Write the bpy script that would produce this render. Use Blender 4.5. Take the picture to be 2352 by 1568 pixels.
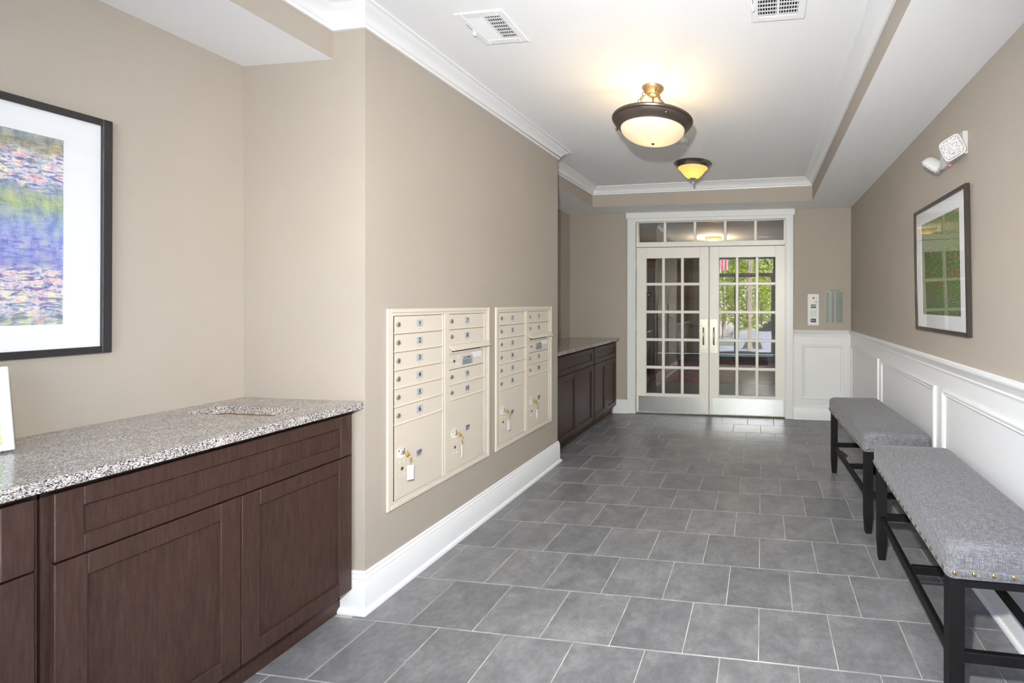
import bpy, bmesh, math, random
from mathutils import Vector, Matrix
random.seed(7)
for o in list(bpy.data.objects): bpy.data.objects.remove(o, do_unlink=True)
S = bpy.context.scene
COL = S.collection
R = math.radians

# ------------------------------------------------------------------ camera
F, PX, PY, TH, RO, PI_ = 1005.65, 1616.795, 696.767, .1314, .0012, -.0009
HC = 1.385
fw = Vector((-math.sin(TH), math.cos(TH), 0)); rt = Vector((math.cos(TH), math.sin(TH), 0)); up = Vector((0, 0, 1))
fw, up = fw*math.cos(PI_)+up*math.sin(PI_), up*math.cos(PI_)-fw*math.sin(PI_)
rt, up = rt*math.cos(RO)+up*math.sin(RO), up*math.cos(RO)-rt*math.sin(RO)
cd = bpy.data.cameras.new('camera'); cam = bpy.data.objects.new('camera', cd); COL.objects.link(cam)
cd.sensor_fit = 'HORIZONTAL'; cd.sensor_width = 36; cd.lens = F*36/2352
cd.shift_x = (1176-PX)/2352; cd.shift_y = (PY-784)/2352
cd.clip_start = .02; cd.clip_end = 200
M = Matrix.Identity(4)
for i, a in enumerate((rt, up, -fw)):
    for j in range(3): M[j][i] = a[j]
M.translation = (0, 0, HC); cam.matrix_world = M
S.camera = cam

# ------------------------------------------------------------------ world, sun, flash, exposure
W = bpy.data.worlds.new('sky'); S.world = W; W.use_nodes = True
wn = W.node_tree; wn.nodes.clear()
sky = wn.nodes.new('ShaderNodeTexSky'); sky.sky_type = 'HOSEK_WILKIE'
sky.sun_direction = (.45, .35, .8); sky.turbidity = 2.2; sky.ground_albedo = .35
bg = wn.nodes.new('ShaderNodeBackground'); wo = wn.nodes.new('ShaderNodeOutputWorld')
bg.inputs[1].default_value = 46
wn.links.new(sky.outputs[0], bg.inputs[0]); wn.links.new(bg.outputs[0], wo.inputs[0])
def light(name, kind, loc, energy, color, **k):
    l = bpy.data.lights.new(name, kind); l.energy = energy; l.color = color
    for a, b in k.items(): setattr(l, a, b)
    o = bpy.data.objects.new(name, l); COL.objects.link(o); o.location = loc; return o
sun = light('sun', 'SUN', (2, 2, 12), 165, (1, .97, .92), angle=R(.6))
sun.rotation_euler = Vector((-.45, -.40, -.80)).to_track_quat('-Z', 'Y').to_euler()
flash = light('camera_flash', 'SPOT', (-.112, .02, 1.70), 450, (.98, .972, .945), spot_size=R(142), spot_blend=1, shadow_soft_size=.028)
flash.rotation_euler = Vector((-.22, 1, -.26)).to_track_quat('-Z', 'Z').to_euler()
portal = light('entrance_daylight_portal', 'AREA', (-.66, -.62, 1.30), 1, (1, 1, 1), shape='RECTANGLE', size=1.95, size_y=2.5)
portal.rotation_euler = (R(90), 0, 0); portal.rotation_euler = Vector((0, 1, 0)).to_track_quat('-Z', 'Z').to_euler()
portal.data.cycles.is_portal = True
S.view_settings.view_transform = 'Standard'; S.view_settings.look = 'None'
S.view_settings.gamma = 1; S.view_settings.use_curve_mapping = False
S.view_settings.exposure = 0.0
S.cycles.max_bounces = 10; S.cycles.diffuse_bounces = 5; S.cycles.glossy_bounces = 5; S.cycles.transparent_max_bounces = 24
S.cycles.sample_clamp_indirect = 8; S.cycles.use_denoising = True

# ------------------------------------------------------------------ materials
def nodes(name):
    m = bpy.data.materials.new(name); m.use_nodes = True
    t = m.node_tree; b = t.nodes['Principled BSDF']; return m, t, b
def setc(b, c): b.inputs['Base Color'].default_value = (*c, 1)
def tc(t, kind='Object', scale=None, rnd=False):
    c = t.nodes.new('ShaderNodeTexCoord'); out = c.outputs[kind]
    if rnd:
        oi = t.nodes.new('ShaderNodeObjectInfo'); mu = t.nodes.new('ShaderNodeVectorMath'); mu.operation = 'SCALE'
        mu.inputs[0].default_value = (37, 91, 53); t.links.new(oi.outputs['Random'], mu.inputs['Scale'])
        ad = t.nodes.new('ShaderNodeVectorMath'); t.links.new(out, ad.inputs[0]); t.links.new(mu.outputs[0], ad.inputs[1]); out = ad.outputs[0]
    if scale:
        mp = t.nodes.new('ShaderNodeMapping'); mp.inputs['Scale'].default_value = scale
        t.links.new(out, mp.inputs[0]); out = mp.outputs[0]
    return out
def noise(t, vec, scale, detail=3, rough=.5, dist=0):
    n = t.nodes.new('ShaderNodeTexNoise'); n.inputs['Scale'].default_value = scale; n.inputs['Detail'].default_value = detail
    n.inputs['Roughness'].default_value = rough; n.inputs['Distortion'].default_value = dist
    t.links.new(vec, n.inputs['Vector']); return n
def ramp(t, fac, stops, const=False):
    r = t.nodes.new('ShaderNodeValToRGB'); e = r.color_ramp.elements
    if const: r.color_ramp.interpolation = 'CONSTANT'
    while len(e) < len(stops): e.new(.5)
    for q, (p, c) in zip(e, stops): q.position = p; q.color = (*c, 1)
    t.links.new(fac, r.inputs[0]); return r
def mix(t, a, b, fac, mode='MIX'):
    m = t.nodes.new('ShaderNodeMix'); m.data_type = 'RGBA'; m.blend_type = mode
    for s, v in ((m.inputs[0], fac), (m.inputs[6], a), (m.inputs[7], b)):
        if isinstance(v, (int, float)): s.default_value = v
        elif isinstance(v, tuple): s.default_value = (*v, 1)
        else: t.links.new(v, s)
    return m.outputs[2]
def bump(t, b, h, strength, dist=.002):
    n = t.nodes.new('ShaderNodeBump'); n.inputs['Strength'].default_value = strength; n.inputs['Distance'].default_value = dist
    t.links.new(h, n.inputs['Height']); t.links.new(n.outputs[0], b.inputs['Normal'])
def plain(name, c, rough=.5, metal=0, spec=.5, var=0, vs=8, bs=0, bscale=300):
    m, t, b = nodes(name); setc(b, c); b.inputs['Roughness'].default_value = rough; b.inputs['Metallic'].default_value = metal
    b.inputs['Specular IOR Level'].default_value = spec
    if var:
        n = noise(t, tc(t), vs, 4)
        r = ramp(t, n.outputs[0], [(.3, tuple(x*(1-var) for x in c)), (.7, tuple(min(1, x*(1+var)) for x in c))])
        t.links.new(r.outputs[0], b.inputs['Base Color'])
    if bs:
        n2 = noise(t, tc(t), bscale, 2); bump(t, b, n2.outputs[0], bs, .001)
    return m
WALL = (.387, .344, .292)
M_wall = plain('taupe_wall_paint', WALL, .62, spec=.3, var=.02, vs=3, bs=.12, bscale=260)
M_ceil = plain('white_ceiling_paint', (.84, .84, .84), .8, spec=.2, bs=.08, bscale=220)
M_trim = plain('white_gloss_trim_paint', (.77, .77, .772), .32, spec=.45)
M_wains = plain('white_wainscot_paint', (.75, .75, .755), .38, spec=.45)
M_door = plain('cream_white_door_paint', (.83, .80, .745), .34, spec=.45)
M_cream = plain('cream_mailbox_enamel', (.62, .555, .468), .42, spec=.4, bs=.10, bscale=900)
M_grey = plain('blue_grey_number_label', (.42, .435, .45), .5)
M_black = plain('black_print', (.012, .012, .014), .5)
M_chrome = plain('worn_chrome', (.70, .68, .64), .30, .9)
M_steel = plain('brushed_steel', (.72, .73, .76), .30, 1, var=.03, vs=30)
M_pull = plain('satin_steel_pull_plate', (.46, .445, .40), .42, 1)
M_handle = plain('satin_bronze_steel', (.42, .38, .34), .28, 1)
M_brass = plain('polished_brass', (.80, .55, .20), .24, 1)
M_bronze = plain('brushed_bronze_fixture', (.135, .108, .092), .36, .75, var=.30, vs=420)
M_gold = plain('antique_gold_canopy', (.48, .35, .19), .40, .85, var=.12, vs=90)
M_rod = plain('dark_antique_gold', (.20, .125, .045), .45, .6)
M_nickel = plain('dark_antique_nickel', (.24, .21, .17), .26, .9, var=.25, vs=40)
M_rivet = plain('cream_rivet', (.66, .60, .51), .35)
M_dark = plain('dark_void', (.01, .01, .01), .8)
M_slot_shade = plain('brown_slot_and_gap_shade', (.10, .065, .04), .5)  # brown of the key slots; also paints the shade between mail doors
M_white = plain('white_plastic', (.70, .70, .69), .4)
M_grey_plate = plain('grey_engraved_plate', (.28, .30, .27), .45, .2)
M_lcd = plain('green_lcd', (.20, .42, .32), .3)
M_leg = plain('black_painted_wood', (.006, .0055, .006), .5, spec=.22, var=.2, vs=50)
M_frame = plain('black_picture_frame', (.022, .021, .022), .42, spec=.4, var=.2, vs=120)
M_frame2 = plain('dark_brown_picture_frame', (.030, .022, .018), .30, spec=.5, var=.25, vs=100)
M_elight = plain('emergency_light_plastic', (.52, .515, .50), .4)
M_mat = plain('white_mat_board', (.76, .765, .775), .7)
M_vent = plain('white_vent_enamel', (.84, .84, .85), .4)
M_tan = plain('tan_plywood', (.48, .36, .22), .7, var=.15, vs=30)
M_wedge = plain('brown_wood_wedge', (.055, .026, .018), .5, var=.3, vs=40)
M_stud = plain('antique_brass_stud', (.52, .40, .17), .26, 1)
M_soft = plain('clear_tag_plastic', (.72, .70, .66), .2)
M_tagw = plain('white_key_tag', (.74, .74, .74), .4)
M_red = plain('red_indicator', (.9, .08, .06), .3)
M_conc = plain('pale_concrete', (.42, .425, .44), .8, var=.15, vs=2)
M_brick = plain('pale_brick_facade', (.62, .55, .50), .8, var=.12, vs=4)
M_bark = plain('grey_bark', (.18, .15, .12), .85, var=.3, vs=20)
M_iron = plain('dark_iron', (.03, .035, .035), .5)
M_car = plain('silver_blue_car_paint', (.42, .45, .52), .18, .4)
M_carg = plain('dark_car_glass', (.02, .022, .026), .05)
M_tyre = plain('black_tyre', (.02, .02, .02), .8)
M_flagr = plain('red_flag_cloth', (.55, .03, .03), .8)
M_flagw = plain('white_flag_cloth', (.8, .8, .8), .8)
M_matrug = plain('brown_entrance_mat', (.060, .034, .026), .95, var=.3, vs=120)

def m_tile():
    m, t, b = nodes('grey_porcelain_tile'); v = tc(t, 'Object', rnd=True)
    n1 = noise(t, v, 7, 8, .70, .5); n2 = noise(t, v, 38, 4, .6); n3 = noise(t, v, 420, 2)
    r1 = ramp(t, n1.outputs[0], [(.30, (.140, .140, .147)), (.5, (.190, .189, .196)), (.70, (.262, .260, .267))])
    r2 = ramp(t, n2.outputs[0], [(.3, (.86, .86, .86)), (.7, (1.12, 1.12, 1.125))])
    r3 = ramp(t, n3.outputs[0], [(.3, (.80, .80, .80)), (.7, (1.18, 1.18, 1.18))])
    c = mix(t, r1.outputs[0], r2.outputs[0], 1., 'MULTIPLY'); c = mix(t, c, r3.outputs[0], 1., 'MULTIPLY')
    oi = t.nodes.new('ShaderNodeObjectInfo')
    rr = ramp(t, oi.outputs['Random'], [(0, (.88, .88, .88)), (1, (1.08, 1.075, 1.06))])
    c = mix(t, c, rr.outputs[0], 1., 'MULTIPLY'); t.links.new(c, b.inputs['Base Color'])
    b.inputs['Roughness'].default_value = .30; b.inputs['Specular IOR Level'].default_value = .5
    rg = ramp(t, n2.outputs[0], [(.3, (.30,)*3), (.7, (.38,)*3)]); t.links.new(rg.outputs[0], b.inputs['Roughness'])
    bump(t, b, n2.outputs[0], .10, .001); return m
M_tile = m_tile()
M_grout = plain('pale_sand_grout', (.47, .44, .38), .9, var=.35, vs=9)

def m_wood():
    m, t, b = nodes('espresso_stained_wood'); v = tc(t, 'Object', (60, 60, 5)); n = noise(t, v, 2.2, 5, .6, .3); n2 = noise(t, tc(t), 420, 2)
    r = ramp(t, n.outputs[0], [(.3, (.030, .0155, .012)), (.6, (.050, .027, .021)), (.85, (.072, .039, .029))])
    r2 = ramp(t, n2.outputs[0], [(.3, (.75,)*3), (.7, (1.25,)*3)])
    t.links.new(mix(t, r.outputs[0], r2.outputs[0], 1., 'MULTIPLY'), b.inputs['Base Color'])
    b.inputs['Roughness'].default_value = .36; b.inputs['Specular IOR Level'].default_value = .4; return m
M_wood = m_wood()
def m_granite():
    m, t, b = nodes('speckled_granite'); v = tc(t, 'Object')
    n = noise(t, v, 60, 3, .6, .5)
    def vor(scale):
        w = t.nodes.new('ShaderNodeTexVoronoi'); w.inputs['Scale'].default_value = scale
        mx = t.nodes.new('ShaderNodeMix'); mx.data_type = 'VECTOR'; mx.inputs[0].default_value = .012
        t.links.new(v, mx.inputs[4]); t.links.new(n.outputs['Color'], mx.inputs[5]); t.links.new(mx.outputs[1], w.inputs['Vector']); return w
    a = vor(420); s = t.nodes.new('ShaderNodeSeparateColor'); t.links.new(a.outputs['Color'], s.inputs[0])
    r = ramp(t, s.outputs[0], [(0, (.020, .021, .028)), (.13, (.10, .105, .115)), (.26, (.26, .25, .24)), (.44, (.43, .385, .345)), (.66, (.56, .51, .46)), (.86, (.70, .68, .66))], True)
    n4 = noise(t, v, 16, 4, .6)
    r4 = ramp(t, n4.outputs[0], [(.35, (.78, .78, .81)), (.65, (1.08, 1.06, 1.03))])
    c = mix(t, r.outputs[0], r4.outputs[0], 1., 'MULTIPLY'); t.links.new(c, b.inputs['Base Color'])
    b.inputs['Roughness'].default_value = .15; b.inputs['Specular IOR Level'].default_value = 1.0; return m
M_granite = m_granite()
def m_fabric():
    m, t, b = nodes('heathered_grey_linen')
    def thread(scale):
        return noise(t, tc(t, 'Object', scale), 1, 2, .6).outputs[0]
    a = thread((45, 700, 700)); c = thread((700, 45, 700)); d = thread((700, 700, 45))
    def mth(op, x, y):
        q = t.nodes.new('ShaderNodeMath'); q.operation = op
        for i, z in enumerate((x, y)):
            if isinstance(z, (int, float)): q.inputs[i].default_value = z
            else: t.links.new(z, q.inputs[i])
        return q.outputs[0]
    s = mth('ADD', mth('ADD', a, c), d); s = mth('DIVIDE', s, 3.0)
    r = ramp(t, s, [(.36, (.040, .040, .046)), (.5, (.125, .125, .135)), (.64, (.35, .35, .37))])
    t.links.new(r.outputs[0], b.inputs['Base Color']); b.inputs['Roughness'].default_value = .9; b.inputs['Specular IOR Level'].default_value = .2
    b.inputs['Sheen Weight'].default_value = .15
    bump(t, b, s, .5, .001); return m
M_fabric = m_fabric()
def m_glass(name, wav=0, tint=(1, 1, 1), f0=.045):
    m = bpy.data.materials.new(name); m.use_nodes = True; t = m.node_tree; t.nodes.clear()
    tr = t.nodes.new('ShaderNodeBsdfTransparent'); tr.inputs[0].default_value = (*tint, 1)
    gl = t.nodes.new('ShaderNodeBsdfGlossy'); gl.inputs['Roughness'].default_value = 0
    lw = t.nodes.new('ShaderNodeLayerWeight'); lw.inputs[0].default_value = .5
    p = t.nodes.new('ShaderNodeMath'); p.operation = 'POWER'; p.inputs[1].default_value = 5; t.links.new(lw.outputs['Facing'], p.inputs[0])
    ma = t.nodes.new('ShaderNodeMath'); ma.operation = 'MULTIPLY_ADD'; ma.inputs[1].default_value = 1-f0; ma.inputs[2].default_value = f0; t.links.new(p.outputs[0], ma.inputs[0])
    mx = t.nodes.new('ShaderNodeMixShader'); o = t.nodes.new('ShaderNodeOutputMaterial')
    t.links.new(ma.outputs[0], mx.inputs[0]); t.links.new(tr.outputs[0], mx.inputs[1]); t.links.new(gl.outputs[0], mx.inputs[2]); t.links.new(mx.outputs[0], o.inputs[0])
    if wav:
        n = noise(t, tc(t, 'Object', rnd=True), 3.5, 1); bp = t.nodes.new('ShaderNodeBump'); bp.inputs['Strength'].default_value = 1; bp.inputs['Distance'].default_value = wav
        t.links.new(n.outputs[0], bp.inputs['Height']); t.links.new(bp.outputs[0], gl.inputs['Normal'])
    return m
M_glass = m_glass('door_pane_glass', .0003, f0=.085)
M_glass2 = m_glass('picture_glass', f0=.02)
M_glass3 = m_glass('entrance_glass')
def m_lamp(name, col, em, estr):
    m, t, b = nodes(name); setc(b, col); b.inputs['Roughness'].default_value = .35
    tl = t.nodes.new('ShaderNodeBsdfTranslucent'); tl.inputs[0].default_value = (*col, 1)
    mx = t.nodes.new('ShaderNodeMixShader'); mx.inputs[0].default_value = .5
    b.inputs['Emission Color'].default_value = (*em, 1); b.inputs['Emission Strength'].default_value = estr
    t.links.new(b.outputs[0], mx.inputs[1]); t.links.new(tl.outputs[0], mx.inputs[2])
    t.links.new(mx.outputs[0], t.nodes['Material Output'].inputs[0]); return m
M_bowl = m_lamp('lit_alabaster_glass', (.85, .80, .68), (1, .90, .64), .34)
M_bell = m_lamp('lit_amber_glass', (.85, .68, .36), (1, .76, .30), .30)
def m_emit(name, c, s):
    m, t, b = nodes(name); setc(b, c); b.inputs['Emission Color'].default_value = (*c, 1); b.inputs['Emission Strength'].default_value = s; return m
M_bulb = m_emit('glowing_bulb', (1, .85, .6), 30)
M_led = m_emit('red_led', (1, .1, .08), 2)
def m_pond():
    m, t, b = nodes('abstract_pond_print'); v = tc(t, 'Object')
    sp = t.nodes.new('ShaderNodeSeparateXYZ'); t.links.new(v, sp.inputs[0])
    def math2(op, x, y, z=None):
        q = t.nodes.new('ShaderNodeMath'); q.operation = op
        for i, w in enumerate((x, y, z)):
            if w is None: continue
            if isinstance(w, (int, float)): q.inputs[i].default_value = w
            else: t.links.new(w, q.inputs[i])
        return q.outputs[0]
    nz = noise(t, tc(t, 'Object', (1, 7, 14)), 1.6, 5, .65, 1.2)
    h = math2('MULTIPLY_ADD', sp.outputs[2], 1/.66, 0.0)
    h = math2('ADD', h, math2('MULTIPLY_ADD', nz.outputs[0], .16, -.08))
    base = ramp(t, h, [(0, (.28, .36, .20)), (.10, (.42, .34, .46)), (.22, (.62, .30, .42)), (.30, (.20, .22, .52)), (.42, (.24, .27, .62)), (.52, (.26, .34, .55)), (.62, (.34, .42, .20)), (.70, (.20, .26, .40)), (.76, (.58, .40, .55)), (.84, (.70, .52, .55)), (.90, (.26, .24, .14)), (.97, (.32, .38, .36))])
    st = noise(t, tc(t, 'Object', (1, 22, 60)), 1.3, 4, .7, .8)
    hi = ramp(t, st.outputs[0], [(.40, (.10, .10, .28)), (.47, (.30, .42, .55)), (.53, (.80, .80, .78)), (.60, (.86, .55, .60)), (.68, (.75, .22, .16))])
    band = ramp(t, h, [(0, (.35,)*3), (.10, (.7,)*3), (.26, (.75,)*3), (.32, (.12,)*3), (.40, (.30,)*3), (.46, (.12,)*3), (.68, (.15,)*3), (.74, (.8,)*3), (.84, (.8,)*3), (.90, (.15,)*3)])
    c = mix(t, base.outputs[0], hi.outputs[0], band.outputs[0])
    vs = noise(t, tc(t, 'Object', (1, 40, 14)), 1.2, 3, .6)
    vr = ramp(t, vs.outputs[0], [(.35, (.55, .62, .75)), (.5, (1, 1, 1)), (.66, (1.35, 1.35, .75))])
    c = mix(t, c, vr.outputs[0], .7, 'MULTIPLY'); t.links.new(c, b.inputs['Base Color']); b.inputs['Roughness'].default_value = .6; return m
M_pond = m_pond()
def m_garden():
    m, t, b = nodes('abstract_garden_print'); v = tc(t, 'Object')
    n = noise(t, tc(t, 'Object', (1, 90, 60)), 1.3, 4, .7); r = ramp(t, n.outputs[0], [(.30, (.022, .045, .018)), (.45, (.085, .145, .05)), (.56, (.18, .27, .10)), (.68, (.46, .46, .18))])
    w = t.nodes.new('ShaderNodeTexVoronoi'); w.inputs['Scale'].default_value = 62; t.links.new(v, w.inputs['Vector'])
    s = t.nodes.new('ShaderNodeSeparateColor'); t.links.new(w.outputs['Color'], s.inputs[0])
    lt = t.nodes.new('ShaderNodeMath'); lt.operation = 'LESS_THAN'; lt.inputs[1].default_value = .032; 
    mm = t.nodes.new('ShaderNodeMath'); mm.operation = 'MULTIPLY'; t.links.new(w.outputs['Distance'], mm.inputs[0]); t.links.new(s.outputs[1], mm.inputs[1])
    t.links.new(mm.outputs[0], lt.inputs[0])
    sp = t.nodes.new('ShaderNodeSeparateXYZ'); t.links.new(v, sp.inputs[0])
    dot = ramp(t, sp.outputs[2], [(0, (.22, .09, .30)), (.12, (.26, .14, .26)), (.18, (.42, .13, .05)), (1, (.45, .15, .05))])
    c = mix(t, r.outputs[0], dot.outputs[0], lt.outputs[0])
    t.links.new(c, b.inputs['Base Color']); b.inputs['Roughness'].default_value = .6; return m
M_garden = m_garden()
def m_leafart():
    m, t, b = nodes('green_leaf_print'); n = noise(t, tc(t, 'Object', (6, 6, 50)), 1.4, 3, .6, .6)
    r = ramp(t, n.outputs[0], [(.35, (.10, .30, .03)), (.5, (.45, .62, .14)), (.62, (.85, .85, .70))])
    t.links.new(r.outputs[0], b.inputs['Base Color']); return m
M_leafart = m_leafart()
def m_leaf():
    m, t, b = nodes('sunlit_leaves'); oi = noise(t, tc(t), 2.5, 3); r = ramp(t, oi.outputs[0], [(.3, (.10, .17, .02)), (.5, (.24, .32, .035)), (.7, (.42, .46, .06))])
    t.links.new(r.outputs[0], b.inputs['Base Color']); b.inputs['Roughness'].default_value = .6
    tl = t.nodes.new('ShaderNodeBsdfTranslucent'); t.links.new(r.outputs[0], tl.inputs[0]); mx = t.nodes.new('ShaderNodeMixShader'); mx.inputs[0].default_value = .3
    t.links.new(b.outputs[0], mx.inputs[1]); t.links.new(tl.outputs[0], mx.inputs[2]); t.links.new(mx.outputs[0], t.nodes['Material Output'].inputs[0]); return m
M_leaf = m_leaf()
def m_rug():
    m, t, b = nodes('red_patterned_rug'); n = noise(t, tc(t, 'Object', (9, 9, 9)), 1.5, 5, .7, 1.5)
    r = ramp(t, n.outputs[0], [(.34, (.05, .015, .015)), (.48, (.16, .025, .028)), (.56, (.20, .04, .04)), (.66, (.34, .18, .07))])
    t.links.new(r.outputs[0], b.inputs['Base Color']); b.inputs['Roughness'].default_value = .95; return m
M_rug = m_rug()
def m_lens():
    m, t, b = nodes('faceted_lamp_lens'); w = t.nodes.new('ShaderNodeTexVoronoi'); w.inputs['Scale'].default_value = 210
    t.links.new(tc(t), w.inputs['Vector']); r = ramp(t, w.outputs['Distance'], [(.1, (.80, .80, .80)), (.5, (.55, .55, .55)), (.8, (.28, .27, .26))])
    t.links.new(r.outputs[0], b.inputs['Base Color']); b.inputs['Roughness'].default_value = .12; bump(t, b, w.outputs['Distance'], .6, .004); return m
M_lens = m_lens()

# ------------------------------------------------------------------ mesh helpers
class MB:
    def __init__(s): s.v = []; s.f = []; s.m = []
    def add(s, v, f, m=0):
        o = len(s.v); s.v += [tuple(p) for p in v]; s.f += [[i+o for i in q] for q in f]; s.m += [m]*len(f); return s
    def box(s, x0, x1, y0, y1, z0, z1, m=0):
        return s.add([(x, y, z) for x in (x0, x1) for y in (y0, y1) for z in (z0, z1)],
                     [(0, 1, 3, 2), (4, 6, 7, 5), (0, 4, 5, 1), (2, 3, 7, 6), (0, 2, 6, 4), (1, 5, 7, 3)], m)
    def cbox(s, x0, x1, y0, y1, z0, z1, c=.002, m=0):
        lo = (x0, y0, z0); hi = (x1, y1, z1); V = []; idx = {}
        for sx in (0, 1):
            for sy in (0, 1):
                for sz in (0, 1):
                    sg = (sx, sy, sz)
                    for a in range(3):
                        p = []
                        for k in range(3):
                            e = hi[k] if sg[k] else lo[k]
                            p.append(e if k == a else e + (-c if sg[k] else c))
                        idx[(sg, a)] = len(V); V.append(p)
        Fc = []
        for a in range(3):
            b_, c_ = [k for k in range(3) if k != a]
            for side in (0, 1):
                q = []
                for (u, w) in ((0, 0), (1, 0), (1, 1), (0, 1)):
                    sg = [0, 0, 0]; sg[a] = side; sg[b_] = u; sg[c_] = w; q.append(idx[(tuple(sg), a)])
                Fc.append(q)
        for a in range(3):
            b_, c_ = [k for k in range(3) if k != a]
            for u in (0, 1):
                for w in (0, 1):
                    g0 = [0, 0, 0]; g0[b_] = u; g0[c_] = w; g1 = list(g0); g1[a] = 1; g0, g1 = tuple(g0), tuple(g1)
                    Fc.append([idx[(g0, b_)], idx[(g1, b_)], idx[(g1, c_)], idx[(g0, c_)]])
        for sx in (0, 1):
            for sy in (0, 1):
                for sz in (0, 1): Fc.append([idx[((sx, sy, sz), a)] for a in range(3)])
        return s.add(V, Fc, m)
    def prism(s, pts, axis, a0, a1, m=0):      # pts: 2-d polygon in the two other axes
        n = len(pts); V = []
        for a in (a0, a1):
            for (u, w) in pts:
                p = [u, w]; p.insert(axis, a); V.append(p)
        return s.add(V, [list(range(n)), list(range(2*n-1, n-1, -1))]+[[i, (i+1) % n, n+(i+1) % n, n+i] for i in range(n)], m)
    def lathe(s, prof, c=(0, 0, 0), n=32, m=0, ax=2):
        V = []; Fc = []; k = len(prof)
        for i in range(n):
            a = 2*math.pi*i/n
            for r, z in prof:
                p = [r*math.cos(a), r*math.sin(a)]; p.insert(ax, z); V.append([p[j]+c[j] for j in range(3)])
        for i in range(n):
            j = (i+1) % n
            for q in range(k-1): Fc.append([i*k+q, j*k+q, j*k+q+1, i*k+q+1])
        return s.add(V, Fc, m)
    def cyl(s, p0, p1, r0, r1=None, n=14, m=0):
        p0, p1 = Vector(p0), Vector(p1); r1 = r0 if r1 is None else r1
        d = (p1-p0).normalized(); u = d.orthogonal().normalized(); w = d.cross(u); V = []
        for p, r in ((p0, r0), (p1, r1)):
            for i in range(n):
                a = 2*math.pi*i/n; V.append(p+u*(r*math.cos(a))+w*(r*math.sin(a)))
        return s.add(V, [list(range(n)), list(range(2*n-1, n-1, -1))]+[[i, (i+1) % n, n+(i+1) % n, n+i] for i in range(n)], m)
    def tube(s, pts, r, n=8, closed=False, m=0):
        pts = [Vector(p) for p in pts]; k = len(pts); V = []; Fc = []
        ref = None
        for i, p in enumerate(pts):
            a = pts[(i-1) % k] if (closed or i > 0) else p; b = pts[(i+1) % k] if (closed or i < k-1) else p
            d = (b-a).normalized()
            u = d.orthogonal().normalized() if ref is None else (ref-d*ref.dot(d)).normalized()
            ref = u; w = d.cross(u)
            rr = r[i] if isinstance(r, (list, tuple)) else r
            for j in range(n):
                t = 2*math.pi*j/n; V.append(p+u*(rr*math.cos(t))+w*(rr*math.sin(t)))
        for i in range(k if closed else k-1):
            j = (i+1) % k
            for q in range(n): Fc.append([i*n+q, i*n+(q+1) % n, j*n+(q+1) % n, j*n+q])
        if not closed: Fc += [list(range(n))[::-1], list(range((k-1)*n, k*n))]
        return s.add(V, Fc, m)
    def ring(s, c, r, rr, normal, n=20, k=6, m=0):
        nv = Vector(normal).normalized(); u = nv.orthogonal().normalized(); w = nv.cross(u); c = Vector(c)
        return s.tube([c+u*(r*math.cos(2*math.pi*i/n))+w*(r*math.sin(2*math.pi*i/n)) for i in range(n)], rr, k, True, m)
    def sphere(s, c, r, n=12, k=8, sc=(1, 1, 1), m=0):
        V = []; Fc = []
        for i in range(k+1):
            ph = math.pi*i/k
            for j in range(n):
                a = 2*math.pi*j/n; V.append((c[0]+sc[0]*r*math.sin(ph)*math.cos(a), c[1]+sc[1]*r*math.sin(ph)*math.sin(a), c[2]+sc[2]*r*math.cos(ph)))
        for i in range(k):
            for j in range(n): Fc.append([i*n+j, i*n+(j+1) % n, (i+1)*n+(j+1) % n, (i+1)*n+j])
        return s.add(V, Fc, m)
    def xf(s, M):
        s.v = [tuple(M @ Vector(p)) for p in s.v]; return s
    def mesh(s, name, mats, smooth=None):
        me = bpy.data.meshes.new(name); me.from_pydata(s.v, [], s.f)
        for mm in (mats if isinstance(mats, (list, tuple)) else [mats]): me.materials.append(mm)
        me.polygons.foreach_set('material_index', s.m)
        b = bmesh.new(); b.from_mesh(me); bmesh.ops.remove_doubles(b, verts=b.verts, dist=1e-6)
        bmesh.ops.recalc_face_normals(b, faces=b.faces); b.to_mesh(me); b.free()
        if smooth is not None:
            me.polygons.foreach_set('use_smooth', [True]*len(me.polygons)); me.set_sharp_from_angle(angle=R(smooth))
        me.update(); return me
    def build(s, name, mats, parent=None, smooth=None, loc=None, rot=None):
        return obj(name, s.mesh(name, mats, smooth), parent, loc, rot)
def obj(name, me, parent=None, loc=None, rot=None):
    o = bpy.data.objects.new(name, me); COL.objects.link(o)
    if parent: o.parent = parent
    if loc: o.location = loc
    if rot: o.rotation_euler = rot
    return o
def tag(o, label=None, cat=None, group=None, kind=None):
    for k, v in (('label', label), ('category', cat), ('group', group), ('kind', kind)):
        if v: o[k] = v
    return o
def thing(name, loc, label, cat, group=None, rotz=0, kind=None):
    o = obj(name, None, None, loc, (0, 0, rotz)); return tag(o, label, cat, group, kind)
def struct(o, label=None): o['kind'] = 'structure'; return tag(o, label)
def sweep(path, prof, closed=False, zf=None):
    n = len(path); mb = MB(); V = []; k = len(prof)
    def nrm(a, b):
        d = Vector((b[0]-a[0], b[1]-a[1])).normalized(); return Vector((d.y, -d.x))
    for i, p in enumerate(path):
        n1 = nrm(path[i-1], p) if (closed or i > 0) else None
        n2 = nrm(p, path[(i+1) % n]) if (closed or i < n-1) else None
        if n1 is None: mv = n2
        elif n2 is None: mv = n1
        else: mv = (n1+n2)/(1+n1.dot(n2))
        z0 = zf(*p) if zf else 0
        for o, z in prof: V.append((p[0]+mv.x*o, p[1]+mv.y*o, z+z0))
    Fc = []
    for i in range(n if closed else n-1):
        j = (i+1) % n
        for q in range(k-1): Fc.append([i*k+q, j*k+q, j*k+q+1, i*k+q+1])
    if not closed: Fc += [list(range(k)), list(range((n-1)*k, n*k))]
    return mb.add(V, Fc)
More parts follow.
